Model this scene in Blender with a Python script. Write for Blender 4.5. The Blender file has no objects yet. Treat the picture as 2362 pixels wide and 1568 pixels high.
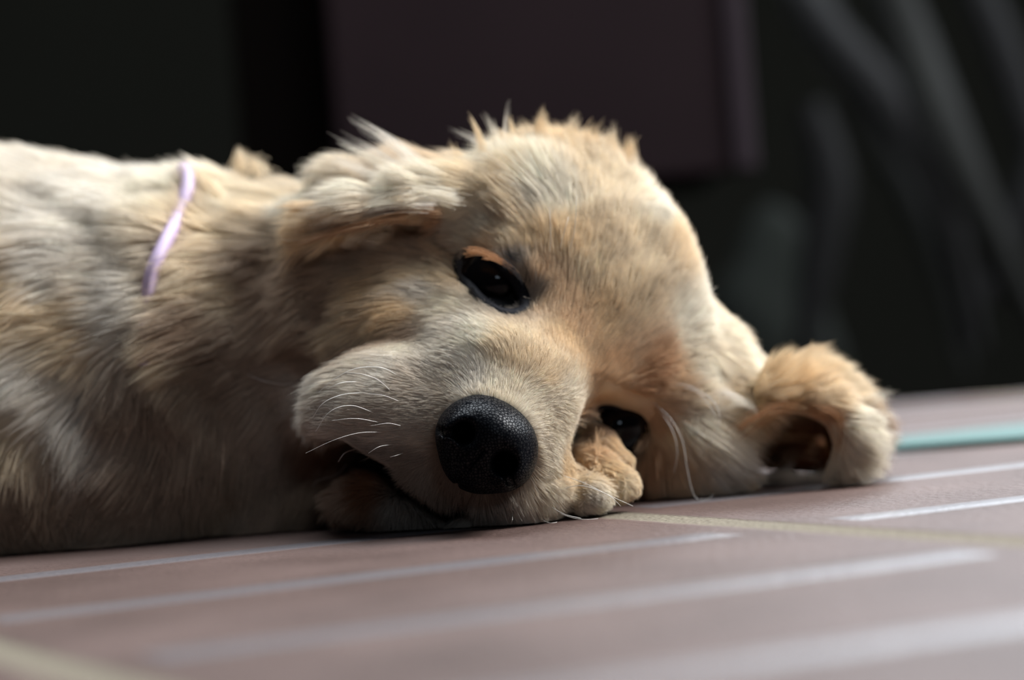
import bpy, bmesh, math
import numpy as np
from mathutils import Vector, Matrix
from mathutils.bvhtree import BVHTree
from mathutils.kdtree import KDTree

rng = np.random.default_rng(11)
SC = bpy.context.scene
COL = SC.collection

# ------------------------------------------------------------------ camera
W, H = 2362, 1568
LENS = 85.0
FPX = LENS / 36.0 * W
PITCH, ROLL = math.radians(0.6), math.radians(4.5)
CAM = np.array([0.0, 0.0, 0.055])
FWD = np.array([0.0, math.cos(PITCH), -math.sin(PITCH)])
_u0 = np.array([0.0, math.sin(PITCH), math.cos(PITCH)])
_r0 = np.array([1.0, 0.0, 0.0])
RT = math.cos(ROLL) * _r0 - math.sin(ROLL) * _u0
UP = math.cos(ROLL) * _u0 + math.sin(ROLL) * _r0
cd = bpy.data.cameras.new('camera')
cam = bpy.data.objects.new('camera', cd)
COL.objects.link(cam)
cd.lens = LENS
cd.sensor_width = 36.0
cd.clip_start = 0.01
cam.matrix_world = Matrix(((RT[0], UP[0], -FWD[0], CAM[0]), (RT[1], UP[1], -FWD[1], CAM[1]),
                           (RT[2], UP[2], -FWD[2], CAM[2]), (0, 0, 0, 1)))
cd.dof.use_dof = True
cd.dof.focus_distance = 0.617
cd.dof.aperture_fstop = 6.0
SC.camera = cam

# ------------------------------------------------------------------ light, world, exposure
SC.view_settings.view_transform = 'Standard'
SC.view_settings.look = 'None'
SC.view_settings.gamma = 1.0
SC.view_settings.use_curve_mapping = False
SC.view_settings.exposure = 0.8
SC.cycles.max_bounces = 8
SC.cycles.diffuse_bounces = 3
SC.cycles.glossy_bounces = 3
SC.cycles.transmission_bounces = 3
SC.cycles.transparent_max_bounces = 6
SC.cycles.caustics_reflective = False
SC.cycles.caustics_refractive = False

wd = bpy.data.worlds.new('evening_sky')
SC.world = wd
wd.use_nodes = True
wd.node_tree.nodes['Background'].inputs['Color'].default_value = (0.55, 0.68, 0.9, 1)
wd.node_tree.nodes['Background'].inputs['Strength'].default_value = 0.018


def area(name, loc, target, size, energy, color):
    ld = bpy.data.lights.new(name, 'AREA')
    ld.shape = 'RECTANGLE'
    ld.size, ld.size_y = size
    ld.energy = energy
    ld.color = color
    o = bpy.data.objects.new(name, ld)
    COL.objects.link(o)
    o.location = loc
    o.rotation_euler = (Vector(target) - Vector(loc)).to_track_quat('-Z', 'Y').to_euler()
    return o


area('daylight_side', (1.00, 0.80, 1.00), (0.0, 0.66, 0.05), (0.6, 0.6), 24.0, (0.97, 0.98, 1.0))
area('daylight_front_window', (0.50, -1.15, 0.72), (0.0, 0.65, 0.05), (0.38, 0.24), 1.25, (0.7, 0.85, 1.0))
area('daylight_overhead', (-0.05, 1.0, 1.45), (-0.05, 0.68, 0.05), (0.9, 0.7), 16.0, (0.86, 0.93, 1.0))
area('daylight_behind', (1.5, 3.2, 1.45), (0.1, 0.7, 0.0), (2.6, 0.9), 54.0, (0.86, 0.93, 1.0))


# ------------------------------------------------------------------ helpers
def P(px, py, d):
    """world point at photo pixel (px, py), d metres along the viewing axis"""
    return CAM + d * FWD + ((px - W / 2) * d / FPX) * RT - ((py - H / 2) * d / FPX) * UP


def proj(X):
    q = X - CAM
    d = q @ FWD
    return W / 2 + (q @ RT) / d * FPX, H / 2 - (q @ UP) / d * FPX, d


def imdir(fx, fy, fz=0.0):
    return fx * RT - fy * UP - fz * FWD


def mat(name):
    m = bpy.data.materials.new(name)
    m.use_nodes = True
    nt = m.node_tree
    return m, nt, nt.nodes['Principled BSDF']


def simple(name, col, rough=0.6, spec=0.5, noise=None, bump=0.0, coat=0.0):
    m, nt, b = mat(name)
    b.inputs['Base Color'].default_value = (*col, 1)
    b.inputs['Roughness'].default_value = rough
    b.inputs['Specular IOR Level'].default_value = spec
    b.inputs['Coat Weight'].default_value = coat
    if noise:
        tc = nt.nodes.new('ShaderNodeTexCoord')
        n = nt.nodes.new('ShaderNodeTexNoise')
        n.inputs['Scale'].default_value = noise
        n.inputs['Detail'].default_value = 5
        nt.links.new(tc.outputs['Object'], n.inputs['Vector'])
        mx = nt.nodes.new('ShaderNodeMix')
        mx.data_type = 'RGBA'
        nt.links.new(n.outputs['Fac'], mx.inputs[0])
        mx.inputs[6].default_value = (*[c * 0.7 for c in col], 1)
        mx.inputs[7].default_value = (*[min(1, c * 1.3) for c in col], 1)
        nt.links.new(mx.outputs[2], b.inputs['Base Color'])
        if bump:
            bp = nt.nodes.new('ShaderNodeBump')
            bp.inputs['Strength'].default_value = bump
            bp.inputs['Distance'].default_value = 0.001
            nt.links.new(n.outputs['Fac'], bp.inputs['Height'])
            nt.links.new(bp.outputs['Normal'], b.inputs['Normal'])
    return m


def link(name, me, m=None, parent=None, smooth=False):
    o = bpy.data.objects.new(name, me)
    COL.objects.link(o)
    if m:
        me.materials.append(m)
    if parent:
        o.parent = parent
    if smooth:
        me.polygons.foreach_set('use_smooth', np.ones(len(me.polygons), bool))
    return o


def tag(o, label=None, cat=None, kind=None, group=None):
    if label: o['label'] = label
    if cat: o['category'] = cat
    if kind: o['kind'] = kind
    if group: o['group'] = group
    return o


def mesh_np(name, V, F):
    me = bpy.data.meshes.new(name)
    me.vertices.add(len(V))
    me.vertices.foreach_set('co', np.asarray(V, np.float32).ravel())
    n = F.shape[1]
    me.loops.add(F.size)
    me.loops.foreach_set('vertex_index', F.astype(np.int32).ravel())
    me.polygons.add(len(F))
    me.polygons.foreach_set('loop_start', np.arange(0, F.size, n, dtype=np.int32))
    me.update(calc_edges=True)
    me.validate()
    return me


def box_mesh(name, x0, x1, y0, y1, z0, z1, bevel=0.0):
    bm = bmesh.new()
    bmesh.ops.create_cube(bm, size=1)
    for v in bm.verts:
        v.co = Vector(((x0 + x1) / 2 + v.co.x * (x1 - x0), (y0 + y1) / 2 + v.co.y * (y1 - y0),
                       (z0 + z1) / 2 + v.co.z * (z1 - z0)))
    if bevel:
        bmesh.ops.bevel(bm, geom=bm.edges[:], offset=bevel, segments=3, affect='EDGES', profile=0.5)
    me = bpy.data.meshes.new(name)
    bm.to_mesh(me)
    bm.free()
    return me


def catmull(pts, n):
    pts = np.asarray(pts, float)
    Q = np.vstack([2 * pts[0] - pts[1], pts, 2 * pts[-1] - pts[-2]])
    out = []
    for i in range(len(pts) - 1):
        p0, p1, p2, p3 = Q[i:i + 4]
        for t in np.linspace(0, 1, n, endpoint=False):
            out.append(0.5 * ((2 * p1) + (-p0 + p2) * t + (2 * p0 - 5 * p1 + 4 * p2 - p3) * t * t
                              + (-p0 + 3 * p1 - 3 * p2 + p3) * t ** 3))
    out.append(pts[-1])
    return np.array(out)


def tube_mesh(name, pts, rad, seg=8, closed=False, flat=None):
    """tube through pts; rad per point; flat = (vector, factor) squashes the section along a vector"""
    pts = np.asarray(pts, float)
    n = len(pts)
    V, F = [], []
    T = np.roll(pts, -1, 0) - np.roll(pts, 1, 0) if closed else np.gradient(pts, axis=0)
    T /= np.linalg.norm(T, axis=1)[:, None] + 1e-12
    a = np.cross(T[0], [0.3, 0.5, 0.8])
    for i in range(n):
        a = a - T[i] * (a @ T[i])
        a /= np.linalg.norm(a)
        b = np.cross(T[i], a)
        for k in range(seg):
            th = 2 * math.pi * k / seg
            o = rad[i] * (math.cos(th) * a + math.sin(th) * b)
            if flat is not None:
                o = o + flat[0] * (o @ flat[0]) * (flat[1] - 1)
            V.append(pts[i] + o)
    m = n if closed else n - 1
    for i in range(m):
        j = (i + 1) % n
        for k in range(seg):
            l = (k + 1) % seg
            F.append([i * seg + k, i * seg + l, j * seg + l, j * seg + k])
    F = np.array(F)
    return mesh_np(name, V, F)


# ------------------------------------------------------------------ implicit surfaces
class Field:
    def __init__(s, lo, hi, h):
        s.lo, s.h = np.array(lo, float), h
        s.n = np.ceil((np.array(hi) - s.lo) / h).astype(int) + 1
        s.S = np.full(s.n, 0.05, np.float32)

    def block(s, c, r):
        a = np.clip(np.floor((np.min(c, 0) - r - s.lo) / s.h).astype(int), 0, s.n)
        b = np.clip(np.ceil((np.max(c, 0) + r - s.lo) / s.h).astype(int) + 1, 0, s.n)
        sl = tuple(slice(i, j) for i, j in zip(a, b))
        ax = [(s.lo[k] + s.h * np.arange(a[k], b[k])).astype(np.float32) for k in range(3)]
        return sl, np.stack(np.meshgrid(*ax, indexing='ij'), -1)

    def union(s, sl, d, k):
        if d.size == 0: return
        A = s.S[sl]
        h = np.clip(0.5 + 0.5 * (A - d) / k, 0, 1)
        s.S[sl] = A + (d - A) * h - k * h * (1 - h)

    def cut(s, sl, d, k):
        if d.size == 0: return
        A, d = s.S[sl], -d
        h = np.clip(0.5 - 0.5 * (A - d) / k, 0, 1)
        s.S[sl] = A + (d - A) * h + k * h * (1 - h)

    def ell(s, px, py, d, r, ang=0.0, k=0.012, tilt=0.0, sub=False, world=None):
        c = P(px, py, d)
        sc = d / FPX
        a = math.radians(ang)
        e1 = math.cos(a) * RT - math.sin(a) * UP
        e2 = math.sin(a) * RT + math.cos(a) * UP
        e3 = -FWD
        if tilt:
            t = math.radians(tilt)
            e1, e3 = math.cos(t) * e1 + math.sin(t) * e3, -math.sin(t) * e1 + math.cos(t) * e3
        R = np.array(r, float) * sc
        sl, X = s.block(c[None], R.max() + k + 0.006)
        q = X - c
        L = np.stack([q @ e1, q @ e2, q @ e3], -1)
        k0 = np.sqrt(((L / R) ** 2).sum(-1)) + 1e-6
        k1 = np.sqrt(((L / (R * R)) ** 2).sum(-1)) + 1e-6
        dd = k0 * (k0 - 1) / k1
        (s.cut if sub else s.union)(sl, dd.astype(np.float32), k)

    def cap(s, p, r, k=0.012, sub=False):
        """chain of round cones: p = [(px,py,d),...], r px radii"""
        for i in range(len(p) - 1):
            A, B = P(*p[i]), P(*p[i + 1])
            ra, rb = r[i] * p[i][2] / FPX, r[i + 1] * p[i + 1][2] / FPX
            sl, X = s.block(np.array([A, B]), max(ra, rb) + k + 0.006)
            ab = B - A
            t = np.clip(((X - A) @ ab) / (ab @ ab), 0, 1)
            dd = np.linalg.norm(X - (A + t[..., None] * ab), axis=-1) - (ra + (rb - ra) * t)
            (s.cut if sub else s.union)(sl, dd.astype(np.float32), k if i == 0 else min(k, 0.004))

    def dent(s, line, w, amt, dmax):
        """press a soft groove (amt > 0) or ridge (amt < 0), metres, along a pixel line into what faces the viewer"""
        c = np.array([P(x, y, dmax) for x, y in line])
        sl, X = s.block(c, 0.012 + abs(c[:, 1].max() - 0.60) + w * 0.0003)
        if X.size == 0: return
        px, py, d = proj(X)
        best = np.full(px.shape, 1e9)
        for (x0, y0), (x1, y1) in zip(line[:-1], line[1:]):
            vx, vy = x1 - x0, y1 - y0
            t = np.clip(((px - x0) * vx + (py - y0) * vy) / (vx * vx + vy * vy + 1e-9), 0, 1)
            best = np.minimum(best, np.hypot(px - x0 - t * vx, py - y0 - t * vy))
        f = np.exp(-(best / w) ** 2) * np.clip((dmax - d) / 0.004, 0, 1)
        s.S[sl] += (amt * f).astype(np.float32)

    def mesh(s):
        S = s.S
        I = S < 0
        nx, ny, nz = S.shape
        cnt = np.zeros((nx - 1, ny - 1, nz - 1), np.int8)
        for a in (0, 1):
            for b in (0, 1):
                for c in (0, 1):
                    cnt += I[a:nx - 1 + a, b:ny - 1 + b, c:nz - 1 + c]
        act = np.argwhere((cnt > 0) & (cnt < 8))
        idx = -np.ones(cnt.shape, np.int32)
        idx[tuple(act.T)] = np.arange(len(act))
        corner = {}
        for a in (0, 1):
            for b in (0, 1):
                for c in (0, 1):
                    corner[a, b, c] = S[act[:, 0] + a, act[:, 1] + b, act[:, 2] + c]
        acc = np.zeros((len(act), 3))
        num = np.zeros(len(act))
        ks = list(corner)
        for p in ks:
            for q in ks:
                if q > p and sum(abs(i - j) for i, j in zip(p, q)) == 1:
                    u, v = corner[p], corner[q]
                    m = (u < 0) != (v < 0)
                    t = np.where(m, u / (u - v + 1e-20), 0)
                    pt = np.array(p) + t[:, None] * (np.array(q) - np.array(p))
                    acc[m] += pt[m]
                    num += m
        V = s.lo + s.h * (act + acc / num[:, None])
        F = []
        for ax in range(3):
            o1, o2 = [(1, 2), (2, 0), (0, 1)][ax]
            sa = [slice(None)] * 3; sb = [slice(None)] * 3
            sa[ax] = slice(0, -1); sb[ax] = slice(1, None)
            ch = I[tuple(sa)] != I[tuple(sb)]
            e = np.argwhere(ch)
            ok = (e[:, o1] > 0) & (e[:, o2] > 0) & (e[:, o1] < S.shape[o1] - 1) & (e[:, o2] < S.shape[o2] - 1)
            e = e[ok]
            def cell(d1, d2):
                g = e.copy(); g[:, o1] += d1; g[:, o2] += d2
                return idx[tuple(g.T)]
            q = np.stack([cell(-1, -1), cell(0, -1), cell(0, 0), cell(-1, 0)], 1)
            ins = I[tuple(e.T)]
            q[~ins] = q[~ins][:, ::-1]
            F.append(q)
        F = np.vstack(F)
        return V, F

    def grad(s, X):
        g = (X - s.lo) / s.h
        i = np.clip(np.floor(g).astype(int), 1, s.n - 3)
        out = np.zeros_like(X)
        f = np.clip(g - i, 0, 1)
        def val(i, f):
            r = 0
            for a in (0, 1):
                for b in (0, 1):
                    for c in (0, 1):
                        w = (f[:, 0] if a else 1 - f[:, 0]) * (f[:, 1] if b else 1 - f[:, 1]) * (f[:, 2] if c else 1 - f[:, 2])
                        r = r + w * s.S[i[:, 0] + a, i[:, 1] + b, i[:, 2] + c]
            return r
        for k in range(3):
            e = np.zeros(3, int); e[k] = 1
            out[:, k] = val(i + e, f) - val(i - e, f)
        return out / (np.linalg.norm(out, axis=1)[:, None] + 1e-9)


# ------------------------------------------------------------------ setting
def m_tiles():
    m, nt, b = mat('glazed_brick_tile')
    N, L = nt.nodes.new, nt.links.new
    tc = N('ShaderNodeTexCoord')
    mp = N('ShaderNodeMapping')
    
    L(tc.outputs['Object'], mp.inputs['Vector'])
    sp = N('ShaderNodeSeparateXYZ')
    nw = N('ShaderNodeTexNoise'); nw.inputs['Scale'].default_value = 60; nw.inputs['Detail'].default_value = 3
    L(mp.outputs[0], nw.inputs['Vector'])
    wob = N('ShaderNodeVectorMath'); wob.operation = 'SCALE'; wob.inputs[3].default_value = 0.003
    L(nw.outputs['Color'], wob.inputs[0])
    ad = N('ShaderNodeVectorMath'); ad.operation = 'ADD'
    L(mp.outputs[0], ad.inputs[0]); L(wob.outputs[0], ad.inputs[1])
    L(ad.outputs[0], sp.inputs[0])

    def M(op, a, b2=None, c=None):
        n = N('ShaderNodeMath'); n.operation = op
        for i, v in enumerate((a, b2, c)):
            if v is None: continue
            if isinstance(v, (int, float)): n.inputs[i].default_value = v
            else: L(v, n.inputs[i])
        return n.outputs[0]

    def dist(coord, off, per):           # distance to the nearest line
        t = M('ADD', coord, -off)
        w = M('PINGPONG', t, per / 2)
        return w
    def line(nv, off, per):
        v = N('ShaderNodeVectorMath'); v.operation = 'DOT_PRODUCT'
        L(ad.outputs[0], v.inputs[0]); v.inputs[1].default_value = (*nv, 0)
        return M('PINGPONG', M('ADD', v.outputs['Value'], -off), per / 2)
    dx = line(GN, GOFF, 0.20)
    dy = line(RN, ROFF, 0.0905)
    grout = M('SUBTRACT', 1.0, M('SMOOTH_MIN', M('DIVIDE', dx, 0.0070), 1.0, 0.3))
    grout = M('MINIMUM', M('MAXIMUM', M('MULTIPLY', grout, 3.0), 0.0), 1.0)
    rib = M('MINIMUM', M('MAXIMUM', M('MULTIPLY', M('SUBTRACT', 1.0, M('DIVIDE', dy, 0.0085)), 2.0), 0.0), 1.0)
    rib = M('MULTIPLY', rib, M('GREATER_THAN', dx, 0.016))
    nz = N('ShaderNodeTexNoise'); nz.inputs['Scale'].default_value = 900; nz.inputs['Detail'].default_value = 4
    L(tc.outputs['Object'], nz.inputs['Vector'])
    nb = N('ShaderNodeTexNoise'); nb.inputs['Scale'].default_value = 22; nb.inputs['Detail'].default_value = 6
    L(tc.outputs['Object'], nb.inputs['Vector'])
    r1 = N('ShaderNodeValToRGB')
    r1.color_ramp.elements[0].position = 0.3; r1.color_ramp.elements[0].color = (0.064, 0.036, 0.028, 1)
    r1.color_ramp.elements[1].position = 0.75; r1.color_ramp.elements[1].color = (0.120, 0.076, 0.064, 1)
    L(nb.outputs['Fac'], r1.inputs[0])

    def mixc(f, a, c):
        x = N('ShaderNodeMix'); x.data_type = 'RGBA'
        L(f, x.inputs[0])
        for i, v in ((6, a), (7, c)):
            if isinstance(v, tuple): x.inputs[i].default_value = v
            else: L(v, x.inputs[i])
        return x.outputs[2]
    r2 = N('ShaderNodeValToRGB')
    r2.color_ramp.elements[0].position = 0.35; r2.color_ramp.elements[0].color = (0.10, 0.08, 0.055, 1)
    r2.color_ramp.elements[1].position = 0.65; r2.color_ramp.elements[1].color = (0.22, 0.19, 0.14, 1)
    L(nz.outputs['Fac'], r2.inputs[0])
    c = mixc(grout, r1.outputs[0], r2.outputs[0])
    c = mixc(rib, c, (0.13, 0.115, 0.12, 1))
    L(c, b.inputs['Base Color'])
    rough = M('ADD', M('MULTIPLY', rib, -0.22), 0.58)
    rough = M('ADD', rough, M('MULTIPLY', grout, 0.45))
    L(rough, b.inputs['Roughness'])
    L(M('ADD', M('MULTIPLY', rib, 0.35), 0.30), b.inputs['Specular IOR Level'])
    ng = N('ShaderNodeTexNoise'); ng.inputs['Scale'].default_value = 420; ng.inputs['Detail'].default_value = 3
    L(tc.outputs['Object'], ng.inputs['Vector'])
    ridge = M('MAXIMUM', M('SUBTRACT', 1.0, M('DIVIDE', dy, 0.0090)), 0.0)
    ridge = M('MULTIPLY', M('MULTIPLY', ridge, M('SUBTRACT', 2.0, ridge)), M('GREATER_THAN', dx, 0.016))
    hgt = M('ADD', M('MULTIPLY', ng.outputs['Fac'], 0.75), M('MULTIPLY', ridge, 1.4))
    hgt = M('ADD', hgt, M('MULTIPLY', nz.outputs['Fac'], 0.12))
    hgt = M('ADD', hgt, M('MULTIPLY', grout, -0.8))
    bp = N('ShaderNodeBump'); bp.inputs['Strength'].default_value = 0.8; bp.inputs['Distance'].default_value = 0.0010
    L(hgt, bp.inputs['Height']); L(bp.outputs['Normal'], b.inputs['Normal'])
    return m


# grout line through P(1620,1200): find its coordinates in the rotated tile frame
def floor_pt(px, py):
    r = FWD + ((px - W / 2) / FPX) * RT - ((py - H / 2) / FPX) * UP
    t = -CAM[2] / r[2]
    return CAM + t * r


def ground_line(p, q):
    a, b = floor_pt(*p), floor_pt(*q)
    t = (b - a)[:2] / np.linalg.norm((b - a)[:2])
    n = np.array([-t[1], t[0]])
    return (float(n[0]), float(n[1])), float(n @ a[:2]) + 0.0015 * float(n.sum())
GN, GOFF = ground_line((1420, 1188), (2000, 1226))
RN, ROFF = ground_line((700, 1345), (2150, 1174))
GOFF -= 10 * 0.20
ROFF -= 20 * 0.0905

floor = link('floor', box_mesh('floor', -1.6, 1.8, -0.3, 1.12, -0.06, 0.0), m_tiles())
tag(floor, kind='structure')
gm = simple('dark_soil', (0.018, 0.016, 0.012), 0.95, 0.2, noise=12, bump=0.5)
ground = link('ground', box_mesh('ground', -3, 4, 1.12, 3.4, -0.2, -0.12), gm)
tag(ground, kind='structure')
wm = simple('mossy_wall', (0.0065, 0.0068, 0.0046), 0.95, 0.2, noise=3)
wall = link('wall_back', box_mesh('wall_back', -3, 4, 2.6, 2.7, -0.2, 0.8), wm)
tag(wall, kind='structure')

# ------------------------------------------------------------------ cupboard behind
plum = simple('plum_painted_wood', (0.011, 0.0062, 0.0075), 0.7, 0.08, noise=9)
plum_edge = simple('lighter_plum_edge', (0.022, 0.016, 0.020), 0.7, 0.1, noise=20)  # lighter plum for the trim at the right end
blackw = simple('black_wood', (0.0025, 0.002, 0.0018), 0.9, 0.0)
DB = 1.30
def WX(px, py, d=DB): return P(px, py, d)
e = bpy.data.objects.new('low_bench', None)
COL.objects.link(e)
pl = WX(760, 100)[0] ; pr = WX(1722, 300)[0]; zb = WX(1660, 397)[2]
e.location = ((pl + pr) / 2, DB, 0)
tag(e, 'plum brown painted wooden cabinet raised on legs behind the puppy', 'cabinet')
def part(name, me, m):
    o = link(name, me, m)
    o.parent = e
    o.matrix_parent_inverse = Matrix.Translation(-Vector(e.location))
    return o
e.name = 'cabinet'
GZ = -0.12
part('front_panel', box_mesh('front_panel', pl, pr - 0.008, DB, DB + 0.02, zb, 0.42, 0.002), plum)
part('edge_trim', box_mesh('edge_trim', pr - 0.0078, pr + 0.004, DB - 0.004, DB + 0.024, zb, 0.42, 0.002), plum_edge)
part('side_panel', box_mesh('side_panel', WX(530, 100)[0], pl - 0.0005, DB + 0.012, DB + 0.03, GZ, 0.42, 0.002), blackw)
part('body', box_mesh('body', pl, pr - 0.004, DB + 0.021, DB + 0.30, zb + 0.004, 0.42, 0.002), blackw)
for lx in (pr - 0.16,):
    for ly in (DB + 0.03, DB + 0.26):
        part('leg', box_mesh('leg', lx, lx + 0.03, ly, ly + 0.03, GZ, zb + 0.004, 0.002), blackw)

# ------------------------------------------------------------------ plant, slab, teal strip behind on the right
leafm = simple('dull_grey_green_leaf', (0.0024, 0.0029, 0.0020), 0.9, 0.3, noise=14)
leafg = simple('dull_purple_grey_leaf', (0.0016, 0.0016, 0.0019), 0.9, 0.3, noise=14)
pe = bpy.data.objects.new('strap_leaf_plant', None)
COL.objects.link(pe)
pe.location = (0.42, 1.75, GZ)
tag(pe, 'dark plant with long arching strap leaves right of the plum cabinet', 'plant')
def leaf(pts, wpx, m):
    c = catmull([P(*p) for p in pts], 8)
    n = len(c)
    V, F = [], []
    T = np.gradient(c, axis=0)
    for i in range(n):
        t = T[i] / np.linalg.norm(T[i])
        s = np.cross(t, FWD); s /= np.linalg.norm(s)
        nn = np.cross(s, t)
        w = wpx * pts[0][2] / FPX * (0.35 + 0.65 * math.sin(math.pi * min(1, 0.15 + 0.85 * i / (n - 1)))) / 2
        for f, g in ((-1, 0.25), (0, -0.12), (1, 0.25), (0, -0.2)):
            V.append(c[i] + s * f * w + nn * g * w)
    for i in range(n - 1):
        for k in range(4):
            F.append([i * 4 + k, i * 4 + (k + 1) % 4, i * 4 + 4 + (k + 1) % 4, i * 4 + 4 + k])
    o = link('leaf', mesh_np('leaf', V, np.array(F)), m, smooth=True)
    o.parent = pe
    o.matrix_parent_inverse = Matrix.Translation(-Vector(pe.location))
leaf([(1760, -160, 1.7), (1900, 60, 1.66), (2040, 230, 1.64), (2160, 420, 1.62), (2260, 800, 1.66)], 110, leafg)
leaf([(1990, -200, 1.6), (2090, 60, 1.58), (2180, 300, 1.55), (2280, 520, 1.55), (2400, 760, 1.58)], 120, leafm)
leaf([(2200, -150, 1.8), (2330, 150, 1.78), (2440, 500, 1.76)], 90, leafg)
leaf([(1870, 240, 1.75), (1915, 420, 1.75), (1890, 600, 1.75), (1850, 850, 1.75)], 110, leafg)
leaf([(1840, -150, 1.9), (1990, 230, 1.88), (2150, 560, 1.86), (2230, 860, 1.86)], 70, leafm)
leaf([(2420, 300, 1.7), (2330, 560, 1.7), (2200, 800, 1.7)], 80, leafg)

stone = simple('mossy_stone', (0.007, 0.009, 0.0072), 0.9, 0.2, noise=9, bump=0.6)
bm = bmesh.new()
bmesh.ops.create_icosphere(bm, subdivisions=4, radius=1)
sc_ = P(1770, 620, 1.9)
for v in bm.verts:
    f = 1 + 0.10 * math.sin(3 * v.co.x + 1) * math.cos(4 * v.co.y) + 0.06 * math.sin(7 * v.co.z + 2 * v.co.x)
    v.co = Vector((sc_[0] + v.co.x * 0.055 * f, 1.9 + v.co.y * 0.05 * f,
                   (-0.12 + sc_[2] + 0.035) / 2 + v.co.z * (sc_[2] + 0.155) / 2 * f))
me = bpy.data.meshes.new('stone'); bm.to_mesh(me); bm.free()
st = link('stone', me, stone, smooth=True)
tag(st, 'grey green upright stone in the dark garden under the cabinet corner', 'stone')

tealm = simple('teal_paint', (0.025, 0.105, 0.09), 0.5, 0.5, noise=30)
q = [floor_pt(2085, 1022), floor_pt(2480, 980), floor_pt(2480, 1014), floor_pt(2060, 1046)]
bm = bmesh.new()
vs = [bm.verts.new((*p[:2], 0.0003)) for p in (q[0], q[1], q[2], q[3])]
f = bm.faces.new(vs[::-1])
r = bmesh.ops.extrude_face_region(bm, geom=[f])
for v in r['geom']:
    if isinstance(v, bmesh.types.BMVert): v.co.z += 0.002
bmesh.ops.recalc_face_normals(bm, faces=bm.faces[:])
me = bpy.data.meshes.new('teal_mat'); bm.to_mesh(me); bm.free()
tm = link('rubber_strip', me, tealm)
tag(tm, 'flat teal strip lying on the floor tiles beyond the puppy ear', 'mat')

# ------------------------------------------------------------------ the puppy: body surface
B = Field((-0.37, 0.575, -0.004), (0.150, 0.86, 0.135), 0.0014)
K = 0.014
B.cap([(400, 870, .730), (-300, 840, .745), (-1300, 800, .76)], [445, 485, 450], K)          # trunk
B.ell(90, 900, .700, (250, 220, 150), 20, 0.02)                                                # shoulder
B.cap([(1000, 830, .720), (700, 850, .722), (470, 880, .728)], [335, 365, 405], 0.006)       # neck
B.cap([(-400, 1240, .700), (300, 1225, .696), (780, 1175, .690)], [190, 165, 130], 0.045)      # flank and throat spread on the floor
B.ell(1290, 700, .690, (335, 308, 300), 49, 0.010)                                            # skull
B.ell(1250, 720, .672, (250, 200, 190), 49, K)
B.ell(1180, 540, .672, (130, 85, 90), 30, K)                                                  # brow
B.ell(1480, 850, .682, (130, 95, 90), 49, K)
B.cap([(1290, 800, .668), (1200, 900, .640), (1140, 985, .627)], [155, 128, 106], K)         # bridge of the muzzle
B.ell(965, 985, .641, (198, 112, 132), 24, 0.010)                                             # upper flew
B.ell(1075, 850, .656, (170, 125, 170), 22, 0.022)
B.ell(868, 955, .647, (112, 78, 95), -35, K)
B.ell(905, 775, .676, (140, 120, 150), 0, 0.020)
B.ell(1212, 1075, .641, (120, 112, 118), 35, 0.009)                                           # lower flew
B.ell(1060, 1120, .640, (120, 85, 95), 20, 0.008)
B.ell(1010, 1175, .650, (230, 70, 100), 5, 0.004)                                             # chin
B.ell(1200, 1168, .643, (92, 40, 78), -8, 0.008)
B.ell(960, 770, .682, (240, 190, 190), 15, 0.016)                                                  # cheek
B.ell(760, 960, .705, (260, 230, 170), 60, 0.02)                                               # jowl to throat
B.ell(1530, 940, .700, (170, 190, 150), 30, K)                                                # under cheek
B.ell(1570, 1040, .690, (130, 110, 110), 20, K)
B.cap([(1535, 865, .705), (1690, 950, .702), (1785, 1000, .700)], [150, 108, 78], K)          # ear root
# the ear resting on the floor, folded like an open cuff
B.cap([(1690, 945, .700), (1800, 918, .684), (1885, 935, .676), (1945, 990, .674), (1955, 1050, .675), (1925, 1098, .677)],
      [60, 44, 38, 34, 28, 18], 0.004)
B.cap([(1700, 930, .714), (1830, 910, .704), (1910, 940, .698), (1960, 1000, .696), (1955, 1075, .698)],
      [70, 60, 52, 42, 28], 0.005)
B.cap([(1680, 990, .722), (1820, 1000, .724), (1920, 1040, .722)], [90, 80, 60], 0.006)
B.cap([(1640, 1105, .690), (1800, 1113, .690), (1920, 1110, .686)], [30, 16, 12], 0.004)
B.cap([(1735, 1040, .662), (1735, 1040, .698)], [72, 62], 0.003, True)
B.ell(1795, 1026, .668, (138, 78, 290), 0, 0.003, 0, True)
# the ear folded back over the cheek
B.cap([(1080, 475, .668), (960, 470, .662), (850, 488, .660), (770, 515, .662), (725, 530, .665)], [60, 42, 34, 26, 16], 0.005)
B.cap([(1090, 450, .690), (960, 440, .690), (840, 455, .688), (755, 495, .684)], [60, 56, 48, 32], 0.006)
# paw under the chin
B.ell(1290, 1080, .680, (105, 100, 100), 30, 0.006)
B.cap([(1295, 1136, .650), (1362, 1146, .640)], [54, 50], 0.0010)
B.cap([(1310, 1055, .664), (1382, 1092, .651), (1428, 1122, .647)], [54, 52, 46], 0.0010)
B.cap([(1345, 990, .670), (1396, 1018, .661), (1434, 1046, .658)], [46, 46, 40], 0.0010)
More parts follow.
